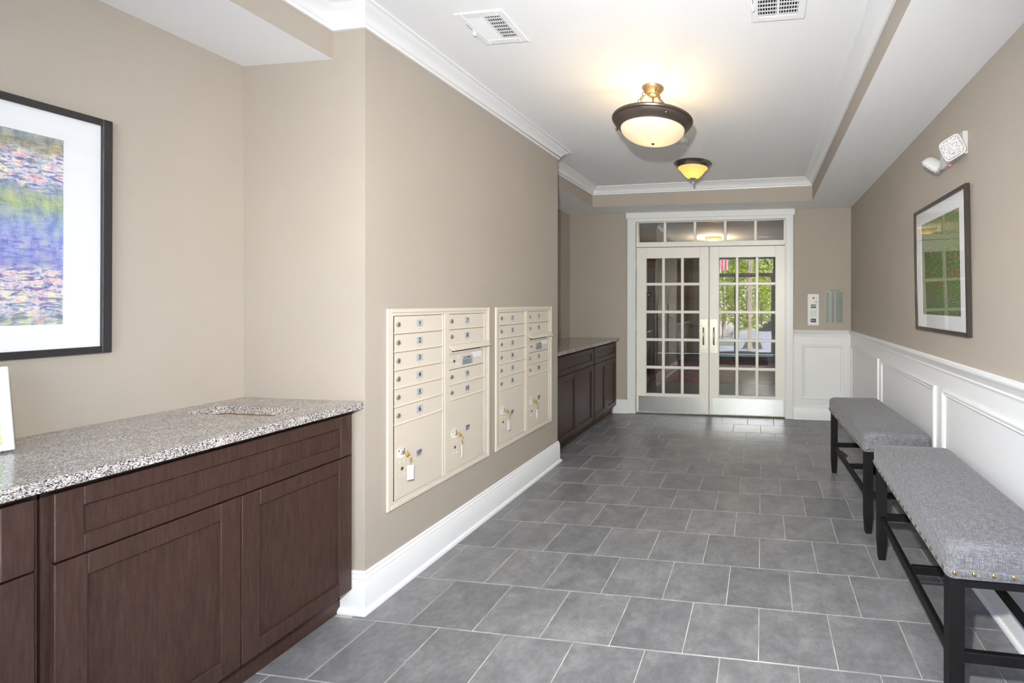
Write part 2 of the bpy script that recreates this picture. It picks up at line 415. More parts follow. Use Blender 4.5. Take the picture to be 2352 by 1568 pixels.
def _one(size):
    h = size*.72; w = size*.115
    return MB().prism([(-w/2, -h/2), (w/2, -h/2), (w/2, h/2), (-w*.25, h/2), (-w*2.1, h*.22), (-w*2.1, h*.07), (-w/2, h*.28)], 2, -.0002, .0002)
_tx = {}
def text_mesh(s, size, mat, plane, align='CENTER', space=1.0):
    key = (s, size, mat.name, plane, align)
    if key in _tx: return _tx[key]
    one = s in ('1', '10', '1P')
    cu = bpy.data.curves.new('lettering', 'FONT'); cu.body = (s[1:] if one else s); cu.size = size; cu.align_x = align; cu.align_y = 'CENTER'; cu.extrude = .0002
    cu.resolution_u = 3; cu.offset = size*.018; cu.space_line = space
    o = bpy.data.objects.new('lettering', cu); COL.objects.link(o); bpy.context.view_layer.update()
    me = bpy.data.meshes.new_from_object(o.evaluated_get(bpy.context.evaluated_depsgraph_get()))
    bpy.data.objects.remove(o, do_unlink=True)
    if one:
        mb = _one(size); k = len(s) == 2; mb.v = [(x-(size*.26 if k else -size*.03), y, z) for x, y, z in mb.v]
        b = bmesh.new(); b.from_mesh(me); bmesh.ops.translate(b, verts=b.verts, vec=(size*.17, 0, 0))
        m1 = mb.mesh('glyph', mat); b.from_mesh(m1); b.to_mesh(me); b.free()
    for v in me.vertices:
        x, y, z = v.co
        v.co = (z, x, y) if plane == 'X' else (x, -z, y)
    me.materials.clear(); me.materials.append(mat); _tx[key] = me; return me
for s_ in [str(i) for i in range(1, 11)]: text_mesh(s_, .034, M_black, 'X')
for s_ in ('1P', '2P'): text_mesh(s_, .034, M_black, 'X')
M_open = plain('faint_grey_print', (.40, .42, .46), .5)
text_mesh('OPEN', .012, M_open, 'X'); text_mesh('U.S. MAIL', .017, M_black, 'X')
units = ['101', '103', '104', '201', '202', '203', '204', '205', '206', '207', '208', '301', '302', '303', '304', '305', '306', '307', '308', '309']
text_mesh('Unit Call List', .020, M_black, 'Y')
text_mesh('\n'.join(['Unit']*20), .0165, M_black, 'Y', space=1.09)
text_mesh('\n'.join(units), .0165, M_black, 'Y', space=1.09)
text_mesh('\n'.join('Dial #0'+u for u in units), .0165, M_black, 'Y', space=1.09)

# ------------------------------------------------------------------ room dimensions
XL, XR, XA, XN = -1.762, 1.0424, -2.40, -2.443      # mailbox wall, right wall, alcove wall, niche wall
YN, YF, YB, Y0 = 1.746, 3.612, 5.348, -.62          # near / far end of mailbox wall, back wall, entrance wall
ZS, ZA = 2.513, 2.487                               # soffit, alcove soffit
XT, YT, XTL, XAS = .55, 4.93, -1.975, -1.927        # tray edges
zc = lambda x, y: 2.70+.012*(y-2)+.011*(x+1.7)      # the slightly out-of-level tray ceiling
# floor and tiles
T, TX, TY = .3003, -.0111, 3.2055
floor = struct(MB().box(-2.6, 1.2, Y0, YB+.14, -.12, -.0022).build('floor', M_grout), 'floor of staggered square grey tiles with pale grout lines')
cache = {}
G = .0040/2
for v in range(-8, 14):
    y1 = TY-v*T; y0 = y1-T; yc0 = max(y0+G, Y0+.002); yc1 = min(y1-G, YB+.02)
    if yc1-yc0 < .02: continue
    ym = (y0+y1)/2
    xmin = -2.0 if ym > YF else (-1.90 if ym < YN+.02 else -1.79)
    off = 0 if v % 2 == 0 else .5
    for u in range(-9, 6):
        x0 = TX+(u+off)*T; x1 = x0+T; a = max(x0+G, xmin); b = min(x1-G, XR-.004)
        if b-a < .015: continue
        key = (round(b-a, 3), round(yc1-yc0, 3))
        if key not in cache:
            w, d = key; cache[key] = MB().cbox(-w/2, w/2, -d/2, d/2, -.009, 0, .0012).mesh('tile', M_tile)
        obj('tile', cache[key], floor, ((a+b)/2, (yc0+yc1)/2, random.uniform(-.0004, 0)))
# walls
struct(MB().box(-2.62, XL, YN, YF, 0, 2.80).build('wall_left', M_wall), 'taupe wall block holding both mailbox panels')
struct(MB().box(-2.55, XA, Y0, YN, 0, 2.80).build('wall_alcove', M_wall), 'taupe alcove wall behind the near counter')
struct(MB().box(-2.62, XN, YF, YB+.14, 0, 2.80).build('wall_niche', M_wall), 'taupe wall behind the far counter')
OX0, OX1, OZ = -1.60, .315, 2.43
struct(MB().box(XN, OX0, YB, YB+.14, 0, 2.80).box(OX1, XR+.16, YB, YB+.14, 0, 2.80).box(OX0, OX1, YB, YB+.14, OZ, 2.80).build('wall_back', M_wall), 'taupe back wall around the french doors')
struct(MB().box(XR, XR+.16, Y0-.16, YB, 0, 2.80).build('wall_right', M_wall), 'taupe right wall above white wainscot')
EX0, EX1, EZ = -1.68, .34, 2.58
struct(MB().box(-2.55, EX0, Y0-.16, Y0, 0, 2.80).box(EX1, XR, Y0-.16, Y0, 0, 2.80).box(EX0, EX1, Y0-.16, Y0, EZ, 2.80).build('wall_front', M_wall), 'taupe wall around the street entrance')
# ceiling
cb = MB(); xs, ys = (-2.62, XR+.16), (Y0-.16, YB+.14)
cb.add([(x, y, zc(x, y)+d) for d in (0, .12) for x in xs for y in ys], [(0, 1, 3, 2), (4, 6, 7, 5), (0, 4, 5, 1), (2, 3, 7, 6), (0, 2, 6, 4), (1, 5, 7, 3)])
struct(cb.build('ceiling', M_ceil), 'white raised tray ceiling')
def soffit(name, x0, x1, y0, y1, z, label):
    mb = MB(); mb.box(x0, x1, y0, y1, z, 2.80); mb.m = [1, 1, 1, 1, 0, 1]
    return struct(mb.build(name, [M_ceil, M_wall]), label)
soffit('ceiling_soffit_right', XT, XR, Y0, YB, ZS, 'white dropped soffit along the right wall')
soffit('ceiling_soffit_back', XN, XT, YT, YB, ZS, 'white dropped soffit above the french doors')
soffit('ceiling_soffit_niche', XN, XTL, YF, YT, ZS, 'white dropped soffit above the far counter')
soffit('ceiling_soffit_alcove', XA, XAS, Y0, YN, ZA, 'white dropped soffit above the near counter')
# crown moulding
cp = [(0, -.085), (.011, -.085), (.013, -.072), (.020, -.068), (.024, -.060), (.027, -.052), (.034, -.043), (.044, -.034), (.056, -.026), (.068, -.019), (.074, -.013), (.079, -.010), (.088, -.009), (.088, .006), (0, .006)]
struct(sweep([(XAS, Y0), (XAS, YN), (XL, YN), (XL, YF), (XTL, YF), (XTL, YT), (XT, YT), (XT, Y0)], cp, True, zc).build('trim_1', M_trim, None, 40), 'white crown moulding around the tray ceiling')
# baseboards
bp = [(0, 0), (.030, 0), (.030, .010), (.026, .018), (.016, .024), (.016, .146), (.013, .150), (.015, .154), (.011, .168), (.009, .170), (.010, .176), (.005, .183), (0, .183)]
struct(sweep([(-1.88, YN), (XL, YN), (XL, YF), (XL-.06, YF)], bp).build('baseboard_left', M_trim, None, 40), 'tall white baseboard under the mailboxes')
bp2 = [(o, z*.168/.183) for o, z in bp]
struct(sweep([(-1.86, YB), (-1.676, YB)], bp2).build('baseboard_back', M_trim, None, 40), 'white baseboard between far cabinets and door casing')
struct(sweep([(.374, YB), (XR, YB), (XR, Y0)], bp2).build('baseboard_right', M_trim, None, 40), 'white baseboard below the wainscot')
# wainscot boards, chair rail and panel mouldings
wb = struct(MB().box(.374, XR, YB-.004, YB, .10, 1.03).box(XR-.004, XR, Y0, YB, .10, 1.03).build('trim_2', M_wains), 'white wainscot panelling on the right side')
rp = [(0, .988), (.008, .988), (.012, .998), (.009, 1.006), (.013, 1.016), (.020, 1.026), (.024, 1.038), (.034, 1.046), (.036, 1.056), (.030, 1.062), (.018, 1.064), (.016, 1.068), (0, 1.068)]
struct(sweep([(.374, YB), (XR, YB), (XR, Y0)], rp).build('trim_3', M_trim, None, 40), 'white chair rail capping the wainscot')
pp = [(0, 0), (.004, .009), (.008, .011), (.012, .007), (.018, .010), (.024, .015), (.031, .016), (.034, .010), (.034, 0)]
def panel_frame(a0, a1, z0, z1, on):   # closed moulding; profile from inside to outside
    mb = MB(); V = []; k = len(pp)
    for (sa, sz) in ((0, 0), (1, 0), (1, 1), (0, 1)):
        for w, h in pp:
            i = .034-w
            a = (a1-i) if sa else (a0+i); z = (z1-i) if sz else (z0+i)
            V.append((XR-.004-h, a, z) if on == 'X' else (a, YB-.004-h, z))
    Fc = []
    for i in range(4):
        j = (i+1) % 4
        for q in range(k-1): Fc.append([i*k+q, j*k+q, j*k+q+1, i*k+q+1])
    mb.add(V, Fc); return mb.build('panel_moulding', M_trim, wb, 35)
panel_frame(.477, .957, .25, .892, 'Y')
for a0, a1 in ((4.075, 5.285), (2.785, 3.995), (1.47, 2.682), (.16, 1.37), (-.5, .06)): panel_frame(a0, a1, .25, .892, 'X')

# ------------------------------------------------------------------ french doors
ca = MB()
for x0, x1, s in ((-1.676, -1.566, 1), (.277, .372, -1)):
    ca.cbox(x0, x1, YB-.018, YB+.002, 0, 2.442, .002)
    xi = x1-.016 if s > 0 else x0; ca.cbox(xi, xi+.016, YB-.026, YB, 0, 2.415, .003)
    xo = x0 if s > 0 else x1-.03; ca.cbox(xo, xo+.03, YB-.024, YB, 0, 2.442, .003)
ca.cbox(-1.566, .277, YB-.018, YB+.002, 2.402, 2.442, .002)
ca.cbox(-1.692, .392, YB-.034, YB+.002, 2.440, 2.513, .003)
struct(ca.build('trim_4', M_trim), 'white casing and flat head around the french doors')
jb = MB().box(OX0, -1.566, YB-.001, YB+.14, 0, 2.43).box(.283, OX1, YB-.001, YB+.14, 0, 2.43).box(-1.566, .283, YB-.001, YB+.14, 2.402, 2.43)
struct(jb.build('trim_5', M_door), 'cream door jamb lining')
# transom window
tw = struct(thing('window_1', (0, YB, 0), 'five-pane transom above the french doors', None))
fr = MB(); fr.cbox(-1.566, .283, .004, .12, 2.086, 2.148, .003).cbox(-1.566, .283, .030, .10, 2.395, 2.404, .001)
fr.cbox(-1.566, -1.551, .030, .10, 2.148, 2.40, .001).cbox(.262, .283, .030, .10, 2.148, 2.40, .001)
fr.build('window_frame', M_door, tw)
cuts = [(-1.225, -1.191), (-.844, -.81), (-.466, -.432), (-.094, -.060)]
for a, b in cuts: MB().cbox(a, b, .040, .075, 2.148, 2.396, .006).build('muntin', M_door, tw)
e = [-1.551]+[x for c in cuts for x in c]+[.262]
for i in range(5): MB().box(e[2*i], e[2*i+1], .055, .060, 2.148, 2.396).build('pane', M_glass, tw)
# the two leaves
def leaf(name, x0, x1, g0, g1, hinge, label):
    d = struct(thing(name, ((x0+x1)/2, YB+.006, .012), label, None)); c = (x0+x1)/2
    H = 2.068; a, b = x0-c, x1-c; ga, gb = g0-c, g1-c; za, zb = .238, 1.938; dp = .045
    MB().cbox(a, ga, 0, dp, 0, H, .003).build('stile', M_door, d); MB().cbox(gb, b, 0, dp, 0, H, .003).build('stile', M_door, d)
    MB().cbox(ga, gb, 0, dp, zb, H, .003).build('top_rail', M_door, d); MB().cbox(ga, gb, 0, dp, 0, za, .003).build('bottom_rail', M_door, d)
    mw = .036; pw = (gb-ga-2*mw)/3; ph = (zb-za-4*mw)/5
    bead = MB()
    for (q0, q1, r0, r1) in ((ga-.004, ga+.007, za-.004, zb+.004), (gb-.007, gb+.004, za-.004, zb+.004), (ga-.004, gb+.004, za-.004, za+.007), (ga-.004, gb+.004, zb-.007, zb+.004)):
        bead.cbox(q0, q1, -.004, .02, r0, r1, .003)
    bead.build('glazing_bead', M_door, d)
    for i in (1, 2):
        x = ga+i*pw+(i-1)*mw; MB().cbox(x, x+mw, .002, .043, za, zb, .009).build('muntin', M_door, d)
    for j in range(1, 5):
        z = za+j*ph+(j-1)*mw; MB().cbox(ga, gb, .003, .042, z, z+mw, .009).build('muntin', M_door, d)
    pm = MB().box(-pw/2, pw/2, -.0025, .0025, -ph/2, ph/2).mesh('pane', M_glass)
    for i in range(3):
        for j in range(5): obj('pane', pm, d, (ga+pw/2+i*(pw+mw), .022, za+ph/2+j*(ph+mw)))
    k = MB().cbox(a+.028 if hinge < 0 else a+.04, b-.036 if hinge < 0 else b-.02, -.0025, 0, .010, .208, .0008).build('kick_plate', M_steel, d)
    kx0, kx1 = (a+.028, b-.036) if hinge < 0 else (a+.04, b-.02)
    sc = MB()
    for i in range(6):
        for z in (.022, .196):
            x = kx0+.02+(kx1-kx0-.04)*i/5; sc.cyl((x, -.0036, z), (x, -.002, z), .0045, n=8)
    sc.build('screws', M_handle, k)
    px0, px1 = (b-.108, b-.014) if hinge < 0 else (a+.008, a+.104)
    pl = MB().cbox(px0, px1, -.0025, 0, .760, 1.174, .0008).build('pull_plate', M_pull, d)
    hx = b-.064 if hinge < 0 else a+.058
    MB().tube([(hx, 0, .865), (hx, -.030, .868), (hx, -.044, .885), (hx, -.044, 1.045), (hx, -.030, 1.064), (hx, 0, 1.067)], .0095, 10).build('pull_handle', M_handle, d, 50)
    for z in (.20, 1.02, 1.80):
        hxx = a-.004 if hinge < 0 else b+.004
        MB().cyl((hxx, -.008, z), (hxx, -.008, z+.115), .007, n=10).build('hinge', M_chrome, d)
    return d
leaf('door_1', -1.564, -.646, -1.444, -.758, -1, 'left french door leaf with fifteen panes and grey kick plate')
leaf('door_2', -.640, .281, -.525, .168, 1, 'right french door leaf with fifteen panes and bright kick plate')

# ------------------------------------------------------------------ mailbox units
MW, MH = .785, .965
def mailbox(y0, label):
    r = thing('mailbox_unit', (XL, y0, .391), label, 'mailbox', 'recessed mailbox units')
    MB().box(.0002, .003, .004, MW-.004, .004, MH-.004).build('gap_shade_plate', M_slot_shade, r); f = MB()  # plate coloured dark to paint in the shade of the door gaps
    for i, (ins, wd, h, ch) in enumerate(((0, .021, .012, .003), (.021, .014, .009, .0015))):
        a, b, c, d_ = ins, MW-ins, ins, MH-ins
        f.cbox(0, h, a, a+wd, c, d_, ch).cbox(0, h, b-wd, b, c, d_, ch).cbox(0, h, a+wd, b-wd, c, c+wd, ch).cbox(0, h, a+wd, b-wd, d_-wd, d_, ch)
    f.cbox(0, .0105, .376, .413, .035, MH-.035, .002)
    f.cbox(0, .0095, .361, .373, .035, MH-.036, .0015).cbox(0, .0095, .727, .741, .035, MH-.036, .0015)
    f.build('frame', M_cream, r)
    zt = MH-.036; P_ = .0887
    if not hasattr(mailbox, 'door'):
        w = .312; mb = MB().cbox(0, .004, 0, w, 0, P_-.003, .001)
        mb.prism([(0, 0), (.0085, 0), (.0085, .004), (.004, .009), (0, .009)], 1, -.001, w+.012)
        mailbox.door = mb.mesh('mail_door', M_cream)
        mailbox.lock = MB().lathe([(0, .0085), (.006, .0085), (.008, .0075), (.0095, .008), (.0125, .006), (.0130, 0)], (0, 0, 0), 20, ax=0).mesh('lock', M_chrome, 40)
        mailbox.slot = MB().cbox(.0084, .0092, -.0012, .0012, -.005, .005, .0002).mesh('keyway', M_dark)
        mailbox.plate = MB().cbox(0, .0008, -.021, .021, -.019, .019, .0002).mesh('number_plate', M_grey)
        mailbox.pin = MB().cyl((0, 0, 0), (.0006, 0, 0), .0022, n=8).mesh('pinhole', M_slot_shade)
        mailbox.rivet = MB().sphere((0, 0, 0), .0055, 10, 6, (.4, 1, 1)).mesh('rivet', M_rivet, 60)
        mailbox.kslot = MB().lathe([(0, .0012), (.0055, .0012), (.0075, .0016), (.009, 0)], (0, 0, 0), 16, ax=0).mesh('key_slot', M_slot_shade, 40)
        mailbox.dial = MB().lathe([(0, .0012), (.029, .0012), (.030, 0)], (0, 0, 0), 32, ax=0).mesh('dial', M_white)
        mailbox.hub = MB().lathe([(0, .012), (.009, .012), (.010, .010), (.010, .001)], (0, 0, 0), 20, ax=0).mesh('lock_hub', M_chrome, 40)
    def door(y, ztop, num):
        d = obj('mail_door', mailbox.door, r, (.003, y, ztop-P_+.0015))
        obj('lock', mailbox.lock, d, (.004, .017, .047)); obj('keyway', mailbox.slot, d, (.004, .017, .047))
        obj('number_plate', mailbox.plate, d, (.004, .155, .047)); obj('number', text_mesh(num, .034, M_black, 'X'), d, (.0050, .155, .047))
        obj('pinhole', mailbox.pin, d, (.004, .155, .019))
    for i in range(6): door(.045, zt-i*P_, str(i+1))
    for i in range(2): door(.415, zt-i*P_, str(i+7))
    z3 = zt-2*P_
    ol = MB().cbox(.003, .007, .415, .727, z3-.052-.036*0-.0, z3-.001, .001).build('letter_slot_panel', M_cream, r)
    MB().box(.0071, .0078, .440, .690, z3-.040, z3-.022).build('slot_opening', M_dark, ol)
    MB().prism([(.006, z3+.001), (.009, z3+.001), (.036, z3-.026), (.036, z3-.030), (.033, z3-.030), (.006, z3-.004)], 1, .414, .757).build('hood', M_cream, ol)
    z4 = z3-.052
    op = MB().cbox(.003, .007, .415, .727, z4-P_+.002, z4-.001, .001).build('outgoing_door', M_cream, r)
    MB().cbox(.007, .0078, .520, .620, z4-.075, z4-.020, .0002).build('mail_label', M_grey, op)
    obj('lettering', text_mesh('U.S. MAIL', .017, M_black, 'X'), op, (.0079, .569, z4-.032))
    ln = MB()
    for i in range(5): ln.box(.0078, .0081, .526+.004*(i % 2), .614-.006*(i % 3), z4-.046-.0058*i, z4-.0435-.0058*i)
    ln.build('small_print', M_black, op)
    wl = MB().cbox(.007, .0077, .608, .700, z4-.038, z4-.006, .0002).build('white_label', M_tagw, op)
    obj('key_slot', mailbox.kslot, op, (.007, .457, z4-.042))
    for (yy, zz) in ((.428, .030), (.428, .062), (.492, .025), (.492, .060), (.703, .03)): obj('rivet', mailbox.rivet, op, (.007, yy, z4-zz))
    z5 = z4-P_
    for i in range(2): door(.415, z5-i*P_, str(i+9))
    def parcel(y, w, z0, z1, num, dy, dz, ny, nz):
        d = MB().cbox(.003, .007, y, y+w, z0, z1, .001).build('parcel_door', M_cream, r)
        obj('dial', mailbox.dial, d, (.007, dy, dz)); obj('lock_hub', mailbox.hub, d, (.007, dy, dz)); obj('lettering', text_mesh('OPEN', .012, M_open, 'X'), d, (.0085, dy, dz+.020))
        for s in (-1, 1):
            MB().prism([(s*.016-.003, .006), (s*.016+.003, .006), (s*.018+.003, .014), (s*.018-.003, .014)], 0, .0013, .0016).build('dial_arrow', M_black, d, None, (.007, dy, dz))
        obj('number_plate', mailbox.plate, d, (.007, ny, nz)); obj('number', text_mesh(num, .034, M_black, 'X'), d, (.0080, ny, nz))
        obj('key_slot', mailbox.kslot, d, (.007, dy+.003, dz-.082))
        for (a, b) in ((-.008, -.048), (.018, -.050), (-.008, -.112), (.018, -.114)): obj('rivet', mailbox.rivet, d, (.007, dy+a, dz+b))
    parcel(.045, .312, .037, zt-6*P_-.001, '1P', .085, .260, .197, .220)
    parcel(.415, .312, .037, z5-2*P_-.001, '2P', .460, .243, .572, .245)
    return r
mailbox(1.854, 'cream mailbox panel nearest the camera, left of its twin')
mailbox(2.705, 'cream mailbox panel farther along, near the far cabinets')
def key(y, z, turn, label, tagw):
    k = thing('key', (XL+.019, y, z), label, 'key', 'brass keys left in the parcel locks')
    b = MB().cbox(0, .014, -.0012, .0012, -.004, .004, .0004)
    b.cyl((.024, -.0016, -.002), (.024, .0016, -.002), .0125, n=18); b.build('key_bow', M_brass, k, None, None, (0, 0, R(-18)))
    MB().ring((.030, .006, -.022), .0135, .0016, (.5, 1, .2)).build('key_ring', M_brass, k, 60)
    c = MB()
    for i in range(3): c.ring((.030, .008+.002*i, -.040-.009*i), .0045, .0012, (1, i % 2, .1), 10, 5)
    c.build('chain', M_brass, k, 60)
    t = MB().cbox(-tagw/2, tagw/2, -.002, .002, -.072, 0, .0012).build('key_tag', M_soft, k, None, (.026, .012, -.066), (0, 0, turn))
    MB().box(-tagw/2+.003, tagw/2-.003, -.0024, .0024, -.066, -.005).build('paper_insert', M_tagw, t)
    return k
key(1.854+.085, .391+.260, R(52), 'brass key with wide white tag in lock 1P of nearest mailbox panel', .028)
key(1.854+.460, .391+.243, R(126), 'brass key with edge-on clear tag in lock 2P of nearest mailbox panel', .026)
key(2.705+.085, .391+.260, R(95), 'brass key with narrow white tag in lock 1P of farther mailbox panel', .034)
key(2.705+.460, .391+.243, R(118), 'brass key with thin clear tag in lock 2P of farther mailbox panel', .022)

# ------------------------------------------------------------------ base cabinets and countertops
def shaker(parent, name, xf_, y0, y1, z0, z1, st=.055):
    t = .020
    d = MB()
    d.cbox(xf_-t, xf_, y0, y0+st, z0, z1, .0015).cbox(xf_-t, xf_, y1-st, y1, z0, z1, .0015)
    d.cbox(xf_-t, xf_, y0+st, y1-st, z0, z0+st, .0015).cbox(xf_-t, xf_, y0+st, y1-st, z1-st, z1, .0015)
    d = d.build(name, M_wood, parent); MB().box(xf_-t, xf_-.011, y0+st-.002, y1-st+.002, z0+st-.002, z1-st+.002).build('panel', M_wood, d); return d
def cabinet(y0, y1, xb, xf_, zt, split, label, group, st=.055, right_stile=.012, zb=.112):
    c = thing('base_cabinet', (0, 0, 0), label, 'cabinet', group)
    c.location = (xf_, y0, 0)
    L = y1-y0; xb2 = xb-xf_
    MB().box(xb2, -.022, .0005, .016, .10, zt).box(xb2, -.022, L-.016, L-.0005, .10, zt).box(xb2, -.022, .016, L-.016, .10, .116).box(xb2, xb2+.01, .016, L-.016, .116, zt).build('carcass', M_wood, c)
    ff = MB().box(-.040, -.0205, .001, .022, .10, zt).box(-.040, -.0205, L-.024, L-.001, .10, zt).box(-.040, -.0205, .022, L-.024, zt-.03, zt).box(-.040, -.0205, .022, L-.024, .69, .725).box(-.040, -.0205, .022, L-.024, .10, .13)
    ff.build('face_frame', M_wood, c)
    MB().box(-.085, -.066, .001, L-.001, .001, .10).build('toe_kick', M_wood, c)
    a, b = .014, L-right_stile
    shaker(c, 'drawer_front', 0, a, b, .712, zt-.010, min(st, .05))
    m_ = split-y0
    shaker(c, 'door', 0, a, m_-.0015, zb, .706, st); shaker(c, 'door', 0, m_+.0015, b, zb, .706, st)
    return c
cabinet(.885, 1.744, -2.395, -1.806, .900, 1.308, 'dark brown base cabinet under the cut-out in the near counter', 'base cabinets under the near counter', .057, .020)
cabinet(.02, .882, -2.395, -1.806, .900, .45, 'dark brown base cabinet cut off by the left picture edge', 'base cabinets under the near counter', .057, .014)
cabinet(3.70, 4.600, -2.44, -1.820, .900, 4.165, 'dark brown far cabinet half hidden by the mailbox wall', 'base cabinets under the far counter', .055, .012, .10)
cabinet(4.602, 5.345, -2.44, -1.820, .900, 4.98, 'dark brown far cabinet beside the french doors', 'base cabinets under the far counter', .055, .012, .10)
def slab_hole(x0, x1, y0, y1, z0, z1, hx0, hx1, hy0, hy1, rad=.03):
    inner = []
    for (cx, cy, a0) in ((hx1-rad, hy1-rad, 0), (hx0+rad, hy1-rad, 90), (hx0+rad, hy0+rad, 180), (hx1-rad, hy0+rad, 270)):
        for i in range(5):
            a = R(a0+90*i/4); inner.append((cx+rad*math.cos(a), cy+rad*math.sin(a)))
    outer = [(x1, y1), (x0, y1), (x0, y0), (x1, y0)]; n = len(inner); V = []
    for z in (z1, z0):
        V += [(x, y, z) for x, y in inner] + [(x, y, z) for x, y in outer]
    k = n+4; Fc = []
    for s in (0, 1):
        b = s*k
        for c in range(4):
            for i in range(4): Fc.append([b+n+c, b+c*5+i, b+c*5+i+1])
            Fc.append([b+n+c, b+c*5+4, b+((c+1) % 4)*5, b+n+(c+1) % 4])
    for i in range(n): Fc.append([i, (i+1) % n, k+(i+1) % n, k+i])
    for c in range(4): Fc.append([n+c, n+(c+1) % 4, k+n+(c+1) % 4, k+n+c])
    return MB().add(V, Fc)
ct = slab_hole(0, .633, 0, 1.743, 0, .031, .105, .515, 1.455, 1.585).build('countertop', M_granite, None, None, (-2.399, .0, .913))
tag(ct, 'speckled granite countertop with a rectangular cut-out in the foreground', 'countertop')
lin = MB().box(.085, .535, 1.44, 1.60, -.0135, -.004).build('cutout_board', M_tan, ct); lin['label'] = 'tan board seen inside the cut-out'
ct2 = MB().cbox(0, .66, 0, 1.731, 0, .031, .003).build('countertop', M_granite, None, None, (-2.441, 3.614, .913))
tag(ct2, 'granite countertop on the far cabinets beside the french doors', 'countertop')

# ------------------------------------------------------------------ framed pictures
def picture(name, loc, rot, w, h, fwid, matw, art, M_fr, label, depth=.022):
    # local: width along y, height along z, face towards +x, bottom left corner at the origin
    p = thing(name, loc, label, 'picture'); p.rotation_euler = rot
    f = MB(); f.cbox(0, depth, 0, fwid, 0, h, .002).cbox(0, depth, w-fwid, w, 0, h, .002).cbox(0, depth, fwid, w-fwid, 0, fwid, .002).cbox(0, depth, fwid, w-fwid, h-fwid, h, .002)
    f.build('frame', M_fr, p)
    i = matw; MB().box(.004, .010, fwid, i, fwid, h-fwid).box(.004, .010, w-i, w-fwid, fwid, h-fwid).box(.004, .010, i, w-i, fwid, i).box(.004, .010, i, w-i, h-i, h-fwid).build('mat_board', M_mat, p)
    MB().box(.002, .007, 0, w-2*i+.01, 0, h-2*i+.01).build('print', art, p, None, (0, i-.005, i-.005))
    MB().box(.0125, .0135, fwid, w-fwid, fwid, h-fwid).build('glass', M_glass2, p)
    return p
picture('framed_picture', (XA+.003, .365, 1.202), (0, R(.3), 0), .950, .848, .024, .108, M_pond, M_frame, 'large black-framed pond print with wide white mat over near counter')
pr = picture('framed_picture', (XR-.003, 3.085, 1.216), (0, R(1.1), R(180)), .752, .770, .020, .100, M_garden, M_frame2, 'dark-framed green garden print on the right wall above benches')
sf = thing('photo_frame', (-2.30, 1.035, .9455), 'small white-framed green print standing on the near counter', 'picture frame')
sfr = MB(); sfr.cbox(0, .012, -.20, -.18, 0, .25, .002).cbox(0, .012, -.02, 0, 0, .25, .002).cbox(0, .012, -.18, -.02, 0, .022, .002).cbox(0, .012, -.18, -.02, .228, .25, .002)
sf.location = (-2.20, 1.020, .9475); sf.rotation_euler = (0, R(-14), R(-14))
sfr.build('frame', M_white, sf); MB().box(.002, .007, -.18, -.02, .022, .228).build('print', M_leafart, sf)
MB().prism([(0, .15), (-.075, .020), (-.070, .020), (.004, .15)], 1, -.12, -.08).build('easel_leg', M_white, sf)

# ------------------------------------------------------------------ intercom, directory plate, emergency light
ic = thing('intercom_panel', (.609, YB, 1.122), 'white door intercom panel with keypad left of the grey list plate', 'intercom')
MB().cbox(-.066, .066, -.012, 0, 0, .373, .003).build('face_plate', M_mat, ic)
cm = MB().lathe([(0, .0135), (.024, .0135), (.025, .012)], (0, 0, 0), 28, ax=1); cm.v = [(x, -y, z) for x, y, z in cm.v]
cmo = cm.build('camera_bezel', M_gold, ic, None, (0, 0, .325))
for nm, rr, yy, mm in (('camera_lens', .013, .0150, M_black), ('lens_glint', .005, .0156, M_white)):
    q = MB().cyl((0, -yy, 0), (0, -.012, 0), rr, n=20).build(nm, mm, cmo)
MB().cbox(.018, .044, -.0128, -.012, .272, .286, .0003).build('speaker_patch', M_grey, ic)
ds = MB().cbox(-.030, .030, -.0130, -.012, .205, .248, .0005).build('display', M_iron, ic); MB().box(-.028, .028, -.0134, -.013, .220, .240).build('lcd', M_lcd, ds)
km = MB().sphere((0, 0, 0), .0078, 12, 8, (1, .6, 1)).mesh('keypad_key', M_chrome, 60)
for i in range(3):
    for j in range(4): obj('keypad_key', km, ic, (-.024+.025*i, -.012, .115+.018*j))
rd = MB().cbox(-.030, .030, -.0130, -.012, .036, .080, .0005).build('card_reader', M_black, ic)
MB().cbox(-.022, -.002, -.0136, -.013, .052, .066, .0002).prism([(.004, .050), (.020, .058), (.004, .068)], 1, -.0136, -.013).build('card_symbol', M_grey, rd)
dr = thing('directory_plate', (.847, YB, 1.139), 'grey metal call list plate with rows of small black lettering', 'sign')
MB().cbox(-.107, .107, -.004, 0, 0, .407, .001).build('plate', M_grey_plate, dr)
obj('lettering', text_mesh('Unit Call List', .020, M_black, 'Y'), dr, (.010, -.0042, .394))
for s_, xx in (('\n'.join(['Unit']*20), -.075), ('\n'.join(units), -.012), ('\n'.join('Dial #0'+u for u in units), .063)):
    obj('lettering', text_mesh(s_, .0165, M_black, 'Y'), dr, (xx, -.0042, .196))
el = thing('emergency_light', (XR, 2.535, 2.150), 'white two-headed emergency light high on the right wall', 'emergency light')
MB().cbox(-.024, 0, -.145, .145, 0, .118, .003).build('housing', M_elight, el)
